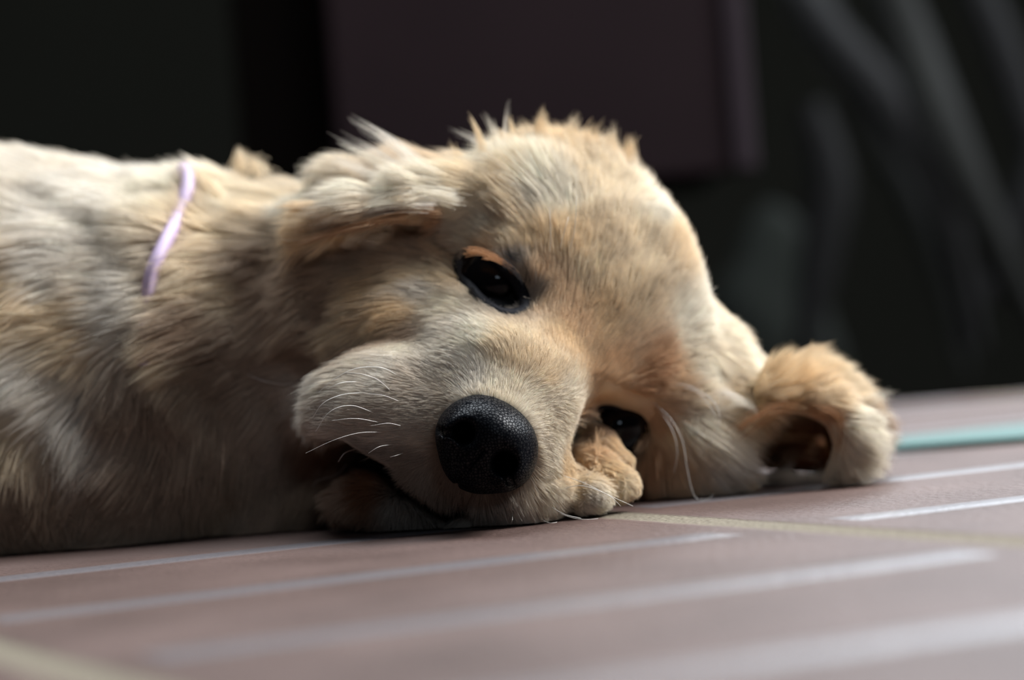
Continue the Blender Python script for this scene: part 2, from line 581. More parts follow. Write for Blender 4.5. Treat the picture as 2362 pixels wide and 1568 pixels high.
# wrinkles, sockets, mouth
MOUTH = [(1075, 1170), (1030, 1192), (960, 1150), (890, 1100), (830, 1055), (775, 1015)]
B.dent(MOUTH, 17, 0.0045, .665)
B.dent([(1092, 1120), (1072, 1175)], 10, 0.0015, .65)
B.dent([(800, 850), (880, 790), (980, 770)], 40, 0.0010, .69)
B.dent([(1300, 1050), (1340, 960), (1370, 900)], 22, 0.0022, .69)
B.dent([(1250, 1095), (1310, 1085)], 16, 0.0016, .66)
EYE = (1138, 650)
B.dent([(1090, 610), (1140, 655), (1185, 690)], 48, 0.0040, .69)
B.dent([(1000, 560), (1060, 585)], 22, 0.0012, .69)
B.dent([(1395, 950), (1440, 985), (1455, 1015)], 34, 0.0060, .70)
B.dent([(1085, 1000), (1150, 1060)], 46, 0.0070, .655)
B.dent([(1250, 740), (1290, 800)], 70, 0.0012, .68)
B.dent([(1215, 520), (1120, 500), (1040, 500)], 40, 0.0014, .70)
# collar furrow
# floor
z = (B.lo[2] + B.h * np.arange(B.n[2])).astype(np.float32)
B.S = np.maximum(B.S, -(z - 0.0006)[None, None, :])
BV, BF = B.mesh()
me = mesh_np('body', BV, BF)
skin, nt, bs = mat('puppy_skin')
at = nt.nodes.new('ShaderNodeAttribute'); at.attribute_name = 'coat'
nt.links.new(at.outputs['Color'], bs.inputs['Base Color'])
bs.inputs['Roughness'].default_value = 0.8
bs.inputs['Specular IOR Level'].default_value = 0.1
puppy = bpy.data.objects.new('puppy', None)
COL.objects.link(puppy)
tag(puppy, 'golden furred puppy lying on its side on the tiles, head resting over its paw', 'dog')
body = link('body', me, skin, puppy, smooth=True)
bvh = BVHTree.FromPolygons([Vector(v) for v in BV.astype(float)], BF.tolist())


def hit(px, py, fallback=0.69):
    r = P(px, py, 1.0) - CAM
    l = np.linalg.norm(r)
    loc, n, i, d = bvh.ray_cast(Vector(CAM), Vector(r / l))
    if loc is None:
        loc, n, i, d = bvh.find_nearest(Vector(P(px, py, fallback)))
    return np.array(loc), np.array(n)


# ------------------------------------------------------------------ coat colours (albedo) plus some painted shade, anchored on the surface
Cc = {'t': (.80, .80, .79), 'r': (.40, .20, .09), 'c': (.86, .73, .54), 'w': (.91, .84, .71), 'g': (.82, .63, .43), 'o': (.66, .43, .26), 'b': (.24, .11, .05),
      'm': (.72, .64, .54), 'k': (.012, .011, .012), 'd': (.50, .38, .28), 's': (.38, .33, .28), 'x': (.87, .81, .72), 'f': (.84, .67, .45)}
COLOR = [
    # muzzle
    (1150, 885, 'w'), (1230, 930, 'w'), (1270, 1000, 'w'), (1265, 1060, 'w'), (1290, 930, 'w'), (1330, 980, 'c'), (1290, 1070, 'f'),
    (1250, 1140, 'w'), (1210, 1180, 'x'), (1160, 1190, 'm'), (1290, 1160, 'w'), (1090, 880, 'x'), (1000, 920, 'm'), (960, 890, 'm'),
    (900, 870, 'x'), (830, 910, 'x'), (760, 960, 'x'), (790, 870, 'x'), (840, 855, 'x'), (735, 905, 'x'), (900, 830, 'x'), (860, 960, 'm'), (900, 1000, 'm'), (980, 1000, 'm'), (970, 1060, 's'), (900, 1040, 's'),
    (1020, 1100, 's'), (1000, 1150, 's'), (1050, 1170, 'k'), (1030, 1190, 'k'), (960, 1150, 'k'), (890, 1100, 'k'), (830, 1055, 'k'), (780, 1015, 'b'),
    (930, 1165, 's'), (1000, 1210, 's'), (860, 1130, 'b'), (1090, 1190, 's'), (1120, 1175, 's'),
    (1050, 830, 'x'), (950, 800, 'w'), (1100, 790, 'w'), (1200, 800, 'c'), (900, 780, 'd'), (860, 790, 'd'), (960, 770, 'd'), (1050, 760, 'x'),
    (1170, 840, 'c'), (1260, 850, 'c'),
    # eyes and forehead
    (1250, 660, 'g'), (1290, 700, 'g'), (1250, 720, 'g'), (1210, 720, 's'), (1230, 690, 's'), (1330, 760, 'g'), (1300, 800, 'f'), (1380, 760, 'f'),
    (1420, 850, 'g'), (1480, 870, 'o'), (1400, 890, 'g'), (1380, 920, 'o'), (1520, 890, 'g'), (1500, 960, 'o'), (1510, 1020, 'o'), (1490, 1090, 'b'),
    (1350, 660, 'c'), (1450, 700, 'c'), (1300, 600, 'f'), (1230, 590, 'f'), (1190, 570, 'c'), (1130, 540, 'w'), (1080, 520, 'w'), (1150, 585, 'g'),
    (1200, 630, 's'), (1050, 580, 'g'), (1040, 640, 'c'), (1000, 680, 'x'), (1060, 720, 'w'), (960, 640, 'c'), (1000, 560, 'd'), (960, 720, 'f'),
    (1200, 480, 'c'), (1280, 480, 'w'), (1380, 460, 'c'), (1430, 420, 'f'), (1300, 380, 'f'), (1200, 400, 'w'), (1120, 430, 'c'), (1060, 450, 'w'),
    (1500, 520, 'w'), (1560, 600, 'f'), (1600, 700, 'w'), (1480, 620, 'c'), (1650, 760, 'w'), (1560, 760, 'w'), (1700, 820, 'w'), (1600, 850, 'w'),
    (1640, 920, 'c'), (1560, 960, 'w'), (1600, 1010, 'x'), (1550, 1040, 'g'), (1530, 980, 'f'), (1650, 1060, 'f'), (1600, 1100, 'x'), (1700, 950, 'f'),
    # right ear
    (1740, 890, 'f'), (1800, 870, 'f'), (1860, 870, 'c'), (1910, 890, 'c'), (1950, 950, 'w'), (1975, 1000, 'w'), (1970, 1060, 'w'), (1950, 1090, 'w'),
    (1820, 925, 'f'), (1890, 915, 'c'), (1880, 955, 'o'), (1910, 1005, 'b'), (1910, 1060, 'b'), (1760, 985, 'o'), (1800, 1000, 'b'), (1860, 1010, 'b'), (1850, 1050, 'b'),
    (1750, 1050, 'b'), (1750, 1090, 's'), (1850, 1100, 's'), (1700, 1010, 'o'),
    # paw
    (1360, 1150, 'x'), (1330, 1130, 'c'), (1380, 1170, 'w'), (1400, 1080, 'f'), (1360, 1050, 'g'), (1450, 1130, 'c'), (1420, 1020, 'f'), (1460, 1060, 'f'), (1380, 990, 'd'),
    # left ear
    (1020, 450, 'w'), (950, 430, 'w'), (850, 450, 'w'), (760, 480, 'w'), (980, 480, 'f'), (940, 500, 'o'), (850, 515, 'g'), (760, 545, 'f'), (1020, 500, 'o'),
    # cheek and neck; brown-tan is partly coat, partly shade painted below ear and throat
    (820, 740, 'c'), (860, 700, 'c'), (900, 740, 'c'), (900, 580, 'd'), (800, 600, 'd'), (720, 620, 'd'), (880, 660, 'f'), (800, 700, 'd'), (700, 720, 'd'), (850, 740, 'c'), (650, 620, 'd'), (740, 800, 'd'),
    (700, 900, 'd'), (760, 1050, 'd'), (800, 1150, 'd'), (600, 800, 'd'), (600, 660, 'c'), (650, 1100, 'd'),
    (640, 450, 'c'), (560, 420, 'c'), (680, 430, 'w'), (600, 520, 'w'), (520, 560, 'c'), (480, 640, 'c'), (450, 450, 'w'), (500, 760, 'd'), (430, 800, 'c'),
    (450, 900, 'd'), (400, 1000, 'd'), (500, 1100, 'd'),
    # trunk; its low brown-tan mixes coat colour with painted underside shade
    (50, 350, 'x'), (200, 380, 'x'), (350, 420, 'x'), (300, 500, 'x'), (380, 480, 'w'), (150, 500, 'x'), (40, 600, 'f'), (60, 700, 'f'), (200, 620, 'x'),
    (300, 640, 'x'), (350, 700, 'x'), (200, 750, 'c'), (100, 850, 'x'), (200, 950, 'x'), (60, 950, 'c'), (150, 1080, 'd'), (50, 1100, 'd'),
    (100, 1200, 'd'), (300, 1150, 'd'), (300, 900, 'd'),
]
# ------------------------------------------------------------------ fur lay: px,py, flow x,y (photo right, photo down), lift, length mm
FLOW = [
    (1150, 885, .2, -1, .30, 2.6), (1240, 900, .9, -.4, .3, 2.8), (1290, 970, 1, .45, .3, 4), (1275, 1060, 1, .4, .3, 4), (1230, 1160, .6, .8, .3, 6),
    (1290, 1130, 1, .6, .3, 6), (1160, 1190, .1, 1, .3, 5), (1000, 950, -1, -.2, .25, 2.8), (1060, 870, -.6, -.9, .3, 2.6), (960, 1030, -1, .15, .25, 3.5),
    (850, 930, -1, -.1, .35, 6), (760, 970, -1, .2, .6, 8), (900, 860, -1, -.2, .35, 5), (860, 1030, -1, .3, .3, 5), (1000, 1110, -.6, .9, .3, 4.5),
    (930, 1090, -.8, .6, .3, 5), (1030, 1150, -.3, 1, .3, 5), (960, 1190, -.2, 1, .3, 6), (1060, 1200, .1, 1, .3, 6),
    (1050, 820, -1, -.35, .25, 4.5), (950, 790, -1, -.1, .25, 6), (1150, 790, -.8, -.7, .25, 4.5), (1220, 830, .0, -1, .25, 4), (1300, 860, .6, -.9, .25, 4),
    (1350, 920, .9, -.3, .25, 4), (1260, 760, .1, -1, .25, 5), (1340, 780, .5, -1, .25, 5), (1400, 860, .6, -.9, .25, 5),
    (1230, 620, -.1, -1, .3, 6), (1170, 570, -.9, -.7, .3, 6), (1090, 530, -1, -.35, .3, 8), (1020, 610, -1, .1, .25, 6), (1050, 700, -1, -.05, .25, 6),
    (930, 700, -1, .25, .3, 9), (960, 600, -1, .1, .3, 9), (1240, 700, .3, -.8, .25, 5), (860, 800, -1, .3, .3, 11), (1190, 735, -.5, -.2, .3, 4),
    (1300, 550, 0, -1, .30, 9), (1200, 500, -.4, -1, .35, 11), (1260, 430, -.1, -1, .5, 14), (1350, 390, .1, -1, .6, 15), (1430, 420, .3, -1, .55, 12),
    (1130, 430, -.5, -.9, .5, 14), (1060, 440, -.8, -.6, .45, 14), (1400, 560, .3, -1, .3, 9), (1520, 560, .7, -.8, .4, 9), (1580, 640, .9, -.5, .45, 8),
    (1450, 680, .5, -.9, .28, 8), (1600, 740, 1, -.25, .45, 8), (1500, 790, .8, -.5, .28, 7), (1700, 820, 1, -.3, .45, 8), (1620, 870, 1, .1, .3, 9),
    (1530, 880, 1, -.1, .3, 8), (1470, 920, .6, .1, .3, 5), (1500, 980, .4, 1, .3, 8), (1570, 970, .75, .75, .4, 15), (1640, 1000, .8, .7, .35, 17),
    (1540, 1070, .1, 1, .3, 13), (1620, 1090, .4, 1, .35, 16), (1690, 1060, .9, .4, .35, 10), (1720, 900, .8, .5, .3, 14),
    (1790, 880, .85, -.5, .3, 11), (1870, 880, .85, -.5, .4, 11), (1930, 920, 1, -.4, .4, 10), (1975, 1000, 1, -.1, .45, 10), (1965, 1070, .8, .6, .35, 8),
    (1850, 940, 1, -.1, .15, 5), (1925, 1010, .2, 1, .1, 4), (1800, 1020, 1, .0, .12, 8), (1850, 1060, 1, .0, .12, 6), (1760, 1090, 1, .1, .12, 8),
    (1310, 1120, .9, .45, .12, 2.0), (1340, 1130, .9, .45, .12, 2.0), (1380, 1130, .9, .45, .12, 2.0), (1350, 1160, .9, .45, .12, 2.0), (1380, 1165, .9, .45, .12, 2.0), (1330, 1075, .9, .45, .12, 2.0), (1360, 1070, .9, .45, .12, 2.0), (1400, 1080, .9, .45, .12, 2.0), (1430, 1110, .9, .45, .12, 2.0), (1450, 1130, .9, .45, .12, 2.0), (1420, 1135, .9, .45, .12, 2.0), (1370, 1000, .9, .45, .12, 2.0), (1400, 1015, .9, .45, .12, 2.0), (1430, 1030, .9, .45, .12, 2.0), (1450, 1050, .9, .45, .12, 2.0), (1420, 1060, .9, .45, .12, 2.0),
    (1000, 440, -1, .15, .3, 12), (870, 470, -1, .25, .3, 14), (740, 520, -1, .35, .3, 14), (900, 420, -.9, -.2, .4, 14), (900, 510, -1, .15, .1, 6), (1050, 485, -1, .1, .15, 6), (990, 500, -1, .1, .1, 5), (950, 500, -1, .1, .1, 5),
    (850, 610, -1, .15, .3, 13), (700, 660, -1, .25, .35, 16), (680, 820, -1, .4, .35, 17), (760, 940, -1, .5, .3, 14), (760, 1100, -.4, .9, .3, 14),
    (620, 440, -.6, .1, .5, 17), (560, 430, -.2, -.4, .5, 16), (600, 560, -1, .45, .35, 18), (480, 600, -.6, .7, .35, 16), (500, 800, -.9, .4, .4, 18),
    (450, 1000, -.3, 1, .35, 18), (600, 1050, -.4, .9, .35, 18), (520, 1200, -.2, 1, .3, 16),
    (200, 400, -1, .1, .45, 13), (350, 430, -1, .2, .35, 10), (50, 340, -1, -.05, .5, 14), (100, 600, -.8, .6, .35, 16), (300, 640, -.7, .2, .35, 14),
    (100, 880, -.6, .4, .4, 16), (200, 1000, .1, 1, .4, 16), (100, 1200, 0, 1, .3, 16), (330, 900, .1, 1, .35, 14),
]


def anchors(tab):
    A, N = [], []
    for t in tab:
        p, n = hit(t[0], t[1])
        A.append(p); N.append(n)
    return np.array(A), np.array(N)


CA, CN = anchors(COLOR)
CV = np.array([Cc[t[2]] for t in COLOR])
FA, FN = anchors(FLOW)
FD = np.array([imdir(t[2], t[3], 0) / math.hypot(t[2], t[3]) for t in FLOW])
FD = FD - FN * (FD * FN).sum(1)[:, None] * 0.7
FL = np.array([t[4] for t in FLOW]); FM = np.array([t[5] for t in FLOW])


def idw(X, A, vals, p=4, eps=0.0012, N=None, NA=None):
    out = np.zeros((len(X), vals.shape[1]))
    for s in range(0, len(X), 20000):
        x = X[s:s + 20000]
        d2 = ((x[:, None] - A[None]) ** 2).sum(-1) + eps * eps
        w = d2 ** (-p / 2)
        out[s:s + 20000] = (w[..., None] * vals[None]).sum(1) / w.sum(1)[:, None] if vals.shape[1] < 4 else (w @ vals) / w.sum(1)[:, None]
    return out


def idwf(X, A, vals, p=4, eps=0.0012):
    out = np.zeros((len(X), vals.shape[1]))
    for s in range(0, len(X), 20000):
        x = X[s:s + 20000]
        d2 = (x * x).sum(1)[:, None] + (A * A).sum(1)[None] - 2 * x @ A.T
        w = (np.maximum(d2, 0) + eps * eps) ** (-p / 2)
        out[s:s + 20000] = (w @ vals) / w.sum(1)[:, None]
    return out


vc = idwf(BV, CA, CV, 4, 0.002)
EYE_UP = [(1072, 582), (1095, 582), (1125, 597), (1160, 615), (1190, 642), (1208, 680), (1212, 712), (1188, 728), (1150, 724), (1112, 700), (1080, 664), (1060, 620)]
EYE_LO = [(1372, 945), (1392, 937), (1418, 938), (1440, 952), (1455, 985), (1460, 1022), (1440, 1002), (1415, 985), (1392, 968)]


def inpoly(px, py, poly):
    r = np.zeros(len(px), bool)
    for (x0, y0), (x1, y1) in zip(poly, poly[1:] + poly[:1]):
        r ^= ((y0 > py) != (y1 > py)) & (px < (x1 - x0) * (py - y0) / (y1 - y0 + 1e-9) + x0)
    return r


vx_, vy_, vd_ = proj(BV)
vc[(vd_ < .70) & (inpoly(vx_, vy_, EYE_UP) | inpoly(vx_, vy_, EYE_LO))] = (.01, .01, .012)   # bare eyelid skin
ca = me.color_attributes.new('coat', 'FLOAT_COLOR', 'POINT')
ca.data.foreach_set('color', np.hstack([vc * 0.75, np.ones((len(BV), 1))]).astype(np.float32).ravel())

# ------------------------------------------------------------------ eyes
EYE_UP = [(1072, 582), (1095, 582), (1125, 597), (1160, 615), (1190, 642), (1208, 680), (1212, 712), (1188, 728), (1150, 724), (1112, 700), (1080, 664), (1060, 620)]
EYE_LO = [(1372, 945), (1392, 937), (1418, 938), (1440, 952), (1455, 985), (1460, 1022), (1440, 1002), (1415, 985), (1392, 968)]
eyem, nt, b_ = mat('dark_wet_eye')
b_.inputs['Specular IOR Level'].default_value = 0.16
b_.inputs['Base Color'].default_value = (0.004, 0.003, 0.003, 1)
b_.inputs['Roughness'].default_value = 0.04
lidm = simple('dark_eyelid_skin', (0.007, 0.007, 0.010), 0.6, 0.12, noise=900, bump=0.4)


def eyeball(name, px, py, rpx, fwd, at=None):
    p, n = hit(*(at or (px, py)))
    _, _, d = proj(p)
    r = rpx * d / FPX
    c = P(px, py, d + r - fwd)
    bm = bmesh.new()
    bmesh.ops.create_uvsphere(bm, u_segments=48, v_segments=32, radius=1)
    for v in bm.verts:                    # cornea bulges a little on the side facing out
        k = max(0, v.co.y * -1) ** 6 * 0.06
        v.co = Vector((c[0] + v.co.x * r * (1 + k), c[1] + v.co.y * r * (1 + k), c[2] + v.co.z * r * (1 + k)))
    m = bpy.data.meshes.new(name); bm.to_mesh(m); bm.free()
    return link(name, m, eyem, puppy, smooth=True)


def lid(poly, rpx, off, nm='eyelid'):
    pts = []
    c = catmull(poly + [poly[0]], 5)[:-1]
    for x, y in c:
        p, n = hit(x, y)
        _, _, d = proj(p)
        pts.append([x, y, d])
    pts = np.array(pts)
    ds = pts[:, 2].copy()
    for _ in range(6):
        ds = (np.roll(ds, 1) + 2 * ds + np.roll(ds, -1)) / 4
    q = np.array([P(x, y, d - off) for (x, y, _), d in zip(pts, ds)])
    return link(nm, tube_mesh(nm, q, [rpx * .65 / FPX] * len(q), 10, True), lidm, puppy, smooth=True)


eyeball('eye', 1138, 656, 114, 0.0036)
eyeball('eye', 1420, 985, 84, 0.0, (1440, 940))
lid(EYE_UP, 18, 0.0004)
lid(EYE_LO, 8, 0.0006)

# ------------------------------------------------------------------ nose
def nl(a, b2): return (1122 + .8 * a - .6 * b2, 1026 + .6 * a + .8 * b2)
c0 = P(1122, 1026, .612)
NF = Field(c0 - 0.021, c0 + 0.021, 0.00032)
def ne(a, b2, d, r, k=0.003, sub=False, ang=37, tilt=0): NF.ell(*nl(a, b2), d, r, ang, k, tilt, sub)
ne(0, 0, .6215, (124, 104, 110))
ne(0, -38, .6160, (98, 62, 95), 0.004)
ne(-66, 8, .6150, (52, 58, 82), 0.003)
ne(66, 8, .6150, (52, 58, 82), 0.003)
ne(0, 62, .6170, (62, 52, 80), 0.004)
ne(0, 10, .6125, (42, 66, 60), 0.004)
NF.cap([(*nl(-58, 8), .6020), (*nl(-62, 8), .620)], [27, 22], 0.0020, True)
NF.cap([(*nl(58, 10), .6020), (*nl(62, 8), .620)], [31, 24], 0.0020, True)
NF.cap([(*nl(-62, 10), .6055), (*nl(-92, 34), .610), (*nl(-122, 42), .618)], [15, 9, 6], 0.001, True)
NF.cap([(*nl(62, 10), .6055), (*nl(92, 34), .610), (*nl(122, 42), .618)], [15, 9, 6], 0.001, True)
NF.dent([nl(0, 15), nl(0, 120)], 5, 0.0008, .63)
NV, NFc = NF.mesh()
nosem, nt, b_ = mat('black_pebbled_nose')
b_.inputs['Base Color'].default_value = (0.003, 0.0035, 0.005, 1)
b_.inputs['Roughness'].default_value = 0.42
tc = nt.nodes.new('ShaderNodeTexCoord')
vo = nt.nodes.new('ShaderNodeTexVoronoi'); vo.feature = 'DISTANCE_TO_EDGE'; vo.inputs['Scale'].default_value = 1250
vo.inputs['Randomness'].default_value = 0.75
nt.links.new(tc.outputs['Object'], vo.inputs['Vector'])
rp = nt.nodes.new('ShaderNodeValToRGB')
rp.color_ramp.interpolation = 'EASE'
rp.color_ramp.elements[0].position = 0.0; rp.color_ramp.elements[1].position = 0.35
rp.color_ramp.elements[1].color = (.27, .27, .27, 1)
nt.links.new(rp.outputs[0], b_.inputs['Specular IOR Level'])
nt.links.new(vo.outputs['Distance'], rp.inputs[0])
bp = nt.nodes.new('ShaderNodeBump'); bp.inputs['Strength'].default_value = 0.55; bp.inputs['Distance'].default_value = 0.0002
nt.links.new(rp.outputs[0], bp.inputs['Height'])
nt.links.new(bp.outputs['Normal'], b_.inputs['Normal'])
nose = link('nose', mesh_np('nose', NV, NFc), nosem, puppy, smooth=True)

# ------------------------------------------------------------------ fur
def inpoly(px, py, poly):
    r = np.zeros(len(px), bool)
    for (x0, y0), (x1, y1) in zip(poly, poly[1:] + poly[:1]):
        r ^= ((y0 > py) != (y1 > py)) & (px < (x1 - x0) * (py - y0) / (y1 - y0 + 1e-9) + x0)
    return r


tri = np.vstack([BF[:, [0, 1, 2]], BF[:, [0, 2, 3]]])
A_, B_, C_ = BV[tri[:, 0]], BV[tri[:, 1]], BV[tri[:, 2]]
cr = np.cross(B_ - A_, C_ - A_)
ar = np.linalg.norm(cr, axis=1) / 2
cen = (A_ + B_ + C_) / 3
cpx, cpy, cdp = proj(cen)
fn = cr / (2 * ar[:, None] + 1e-12)
away = (fn @ FWD)                                       # > 0 on the far side
dens = np.where(cpx > 640, 1000.0, 420.0)               # hairs per square cm; the trunk has coarser locks
muz = np.exp(-((cen - P(1120, 980, .63)) ** 2).sum(1) / 0.030 ** 2)
dens = dens * 1.5 + 2000 * muz
dens = np.where(cpx < -60, 60.0, dens)
dens = dens * np.where(away > 0.35, 0.35, 1.0)
dens = np.where((fn[:, 2] < -0.6) | (cen[:, 2] < 0.0012), 0.0, dens)
wgt = ar * 1e4 * dens
N_H = int(wgt.sum())
print('hairs', N_H, 'verts', len(BV))
ti = rng.choice(len(tri), N_H, p=wgt / wgt.sum())
r1, r2 = rng.random(N_H), rng.random(N_H)
f_ = r1 + r2 > 1
r1[f_], r2[f_] = 1 - r1[f_], 1 - r2[f_]
R0 = A_[ti] + r1[:, None] * (B_ - A_)[ti] + r2[:, None] * (C_ - A_)[ti]
hx, hy, hd = proj(R0)
# nothing grows on the nose, in the eyes or in the ear hollow
near = hd < .70
bad = near & (inpoly(hx, hy, EYE_UP) | inpoly(hx, hy, EYE_LO))
qn = ((hx - 1122) * .8 + (hy - 1026) * .6) / 122, (-(hx - 1122) * .6 + (hy - 1026) * .8) / 112
bad |= near & (qn[0] ** 2 + qn[1] ** 2 < 0.70) & (hd < .66)
R0 = R0[~bad]
N_H = len(R0)
hx, hy, hd = proj(R0)
HOLLOW = [(1680, 1110), (1680, 990), (1740, 945), (1850, 925), (1925, 960), (1945, 1040), (1925, 1110)]
in_ear = inpoly(hx, hy, HOLLOW) & (hd > .66)
NR = B.grad(R0)
val = np.hstack([FD, FL[:, None], FM[:, None]])
FV = idwf(R0, FA, val, 4, 0.003)
D = FV[:, :3]
D = D - NR * (D * NR).sum(1)[:, None]
D /= np.linalg.norm(D, axis=1)[:, None] + 1e-9
S_ = np.cross(NR, D)
lift, leng = FV[:, 3], FV[:, 4] * 0.001
leng = np.where(in_ear, leng * 0.45, leng)
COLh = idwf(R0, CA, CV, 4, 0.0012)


def smooth_noise(X, scale, seed):
    g = np.random.default_rng(seed)
    out = np.zeros(len(X))
    for _ in range(10):
        k = g.normal(size=3) * scale
        out += np.sin(X @ k + g.random() * 6.28)
    return out / 3.2


swirl = 0.22 * smooth_noise(R0, 160, 3) + 0.25 * smooth_noise(R0, 60, 4) * (leng > 0.009)
ang = swirl + rng.normal(0, 0.13, N_H)
Dh = np.cos(ang)[:, None] * D + np.sin(ang)[:, None] * S_
lf = np.clip(lift + 0.08 * smooth_noise(R0, 200, 8) + rng.normal(0, 0.07, N_H), 0.05, 1.2)
leng = leng * np.clip(rng.normal(1, 0.18, N_H), 0.45, 1.5) * (1 + 0.15 * smooth_noise(R0, 220, 5))
NP = 6
T = np.linspace(0, 1, NP)
H_ = np.zeros((N_H, NP, 3))
start = np.cos(lf + 0.25)[:, None] * Dh + np.sin(lf + 0.25)[:, None] * NR
end = np.cos(lf * 0.5)[:, None] * Dh + np.sin(lf * 0.5)[:, None] * NR
curl = rng.normal(0, 0.10, N_H)[:, None] * S_
for i, t in enumerate(T):
    H_[:, i] = R0 + leng[:, None] * (t * (1 - t / 2) * start + (t * t / 2) * (end + curl))
    H_[:, i] -= 0.0 * NR


def clump(H_, R, dist, strength, seed, frac):
    """pull hairs to their nearest guide hair, more towards the tips"""
    g = np.random.default_rng(seed)
    n = len(R)
    prob = 1.0 / dist ** 2
    prob /= prob.sum()
    m = int(n * frac)
    gi = g.choice(n, m, replace=False, p=prob)
    KY = R + NR * 0.007            # keeps the two sides of a thin flap apart
    kd = KDTree(m)
    for j, k in enumerate(gi): kd.insert(KY[k], j)
    kd.balance()
    near = np.fromiter((gi[kd.find(r)[1]] for r in KY), int, n)
    off = H_[near] - R[near][:, None]
    tt = (T ** 1.2)[None, :, None] * strength[:, None, None]
    L1 = np.linalg.norm(H_[:, -1] - R, axis=1); L2 = np.linalg.norm(off[:, -1], axis=1) + 1e-9
    target = R[near][:, None] + off * np.clip(L1 / L2, 0.6, 1.3)[:, None, None]
    return H_ * (1 - tt) + target * tt, near


trunk = np.clip((500 - hx) / 150, 0, 1)
cs = (np.where(leng > 0.008, 0.38, 0.26) + 0.2 * rng.random(N_H)) * (1 - 0.5 * trunk)
H_, near = clump(H_, R0, np.clip(leng / 0.012, 0.35, 1.4), cs, 21, 0.05)
H_, near2 = clump(H_, R0, np.clip(leng / 0.012, 0.35, 1.4), cs * 0.45 * (1 - 0.6 * trunk), 22, 0.008)
# droop onto the floor
H_[..., 2] = np.maximum(H_[..., 2], 0.0004 + 0.0004 * rng.random((N_H, 1)))
cv = rng.normal(0, 0.11, N_H) + 0.06 * rng.normal(0, 1, N_H)[near]
COLh = COLh * (1 - 0.08 * np.clip(smooth_noise(R0, 420, 31), 0, 1) ** 1.5)[:, None] * np.array([1, .97, .93]) ** np.clip(smooth_noise(R0, 130, 33), 0, 1)[:, None]
COLh = COLh * np.clip(1 + cv, 0.6, 1.3)[:, None]
rad = np.where(hx > 640, 0.040e-3, 0.075e-3) + 0.02e-3 * (leng > .009)
rad = rad * np.clip(rng.normal(1, .2, N_H), .5, 1.6)

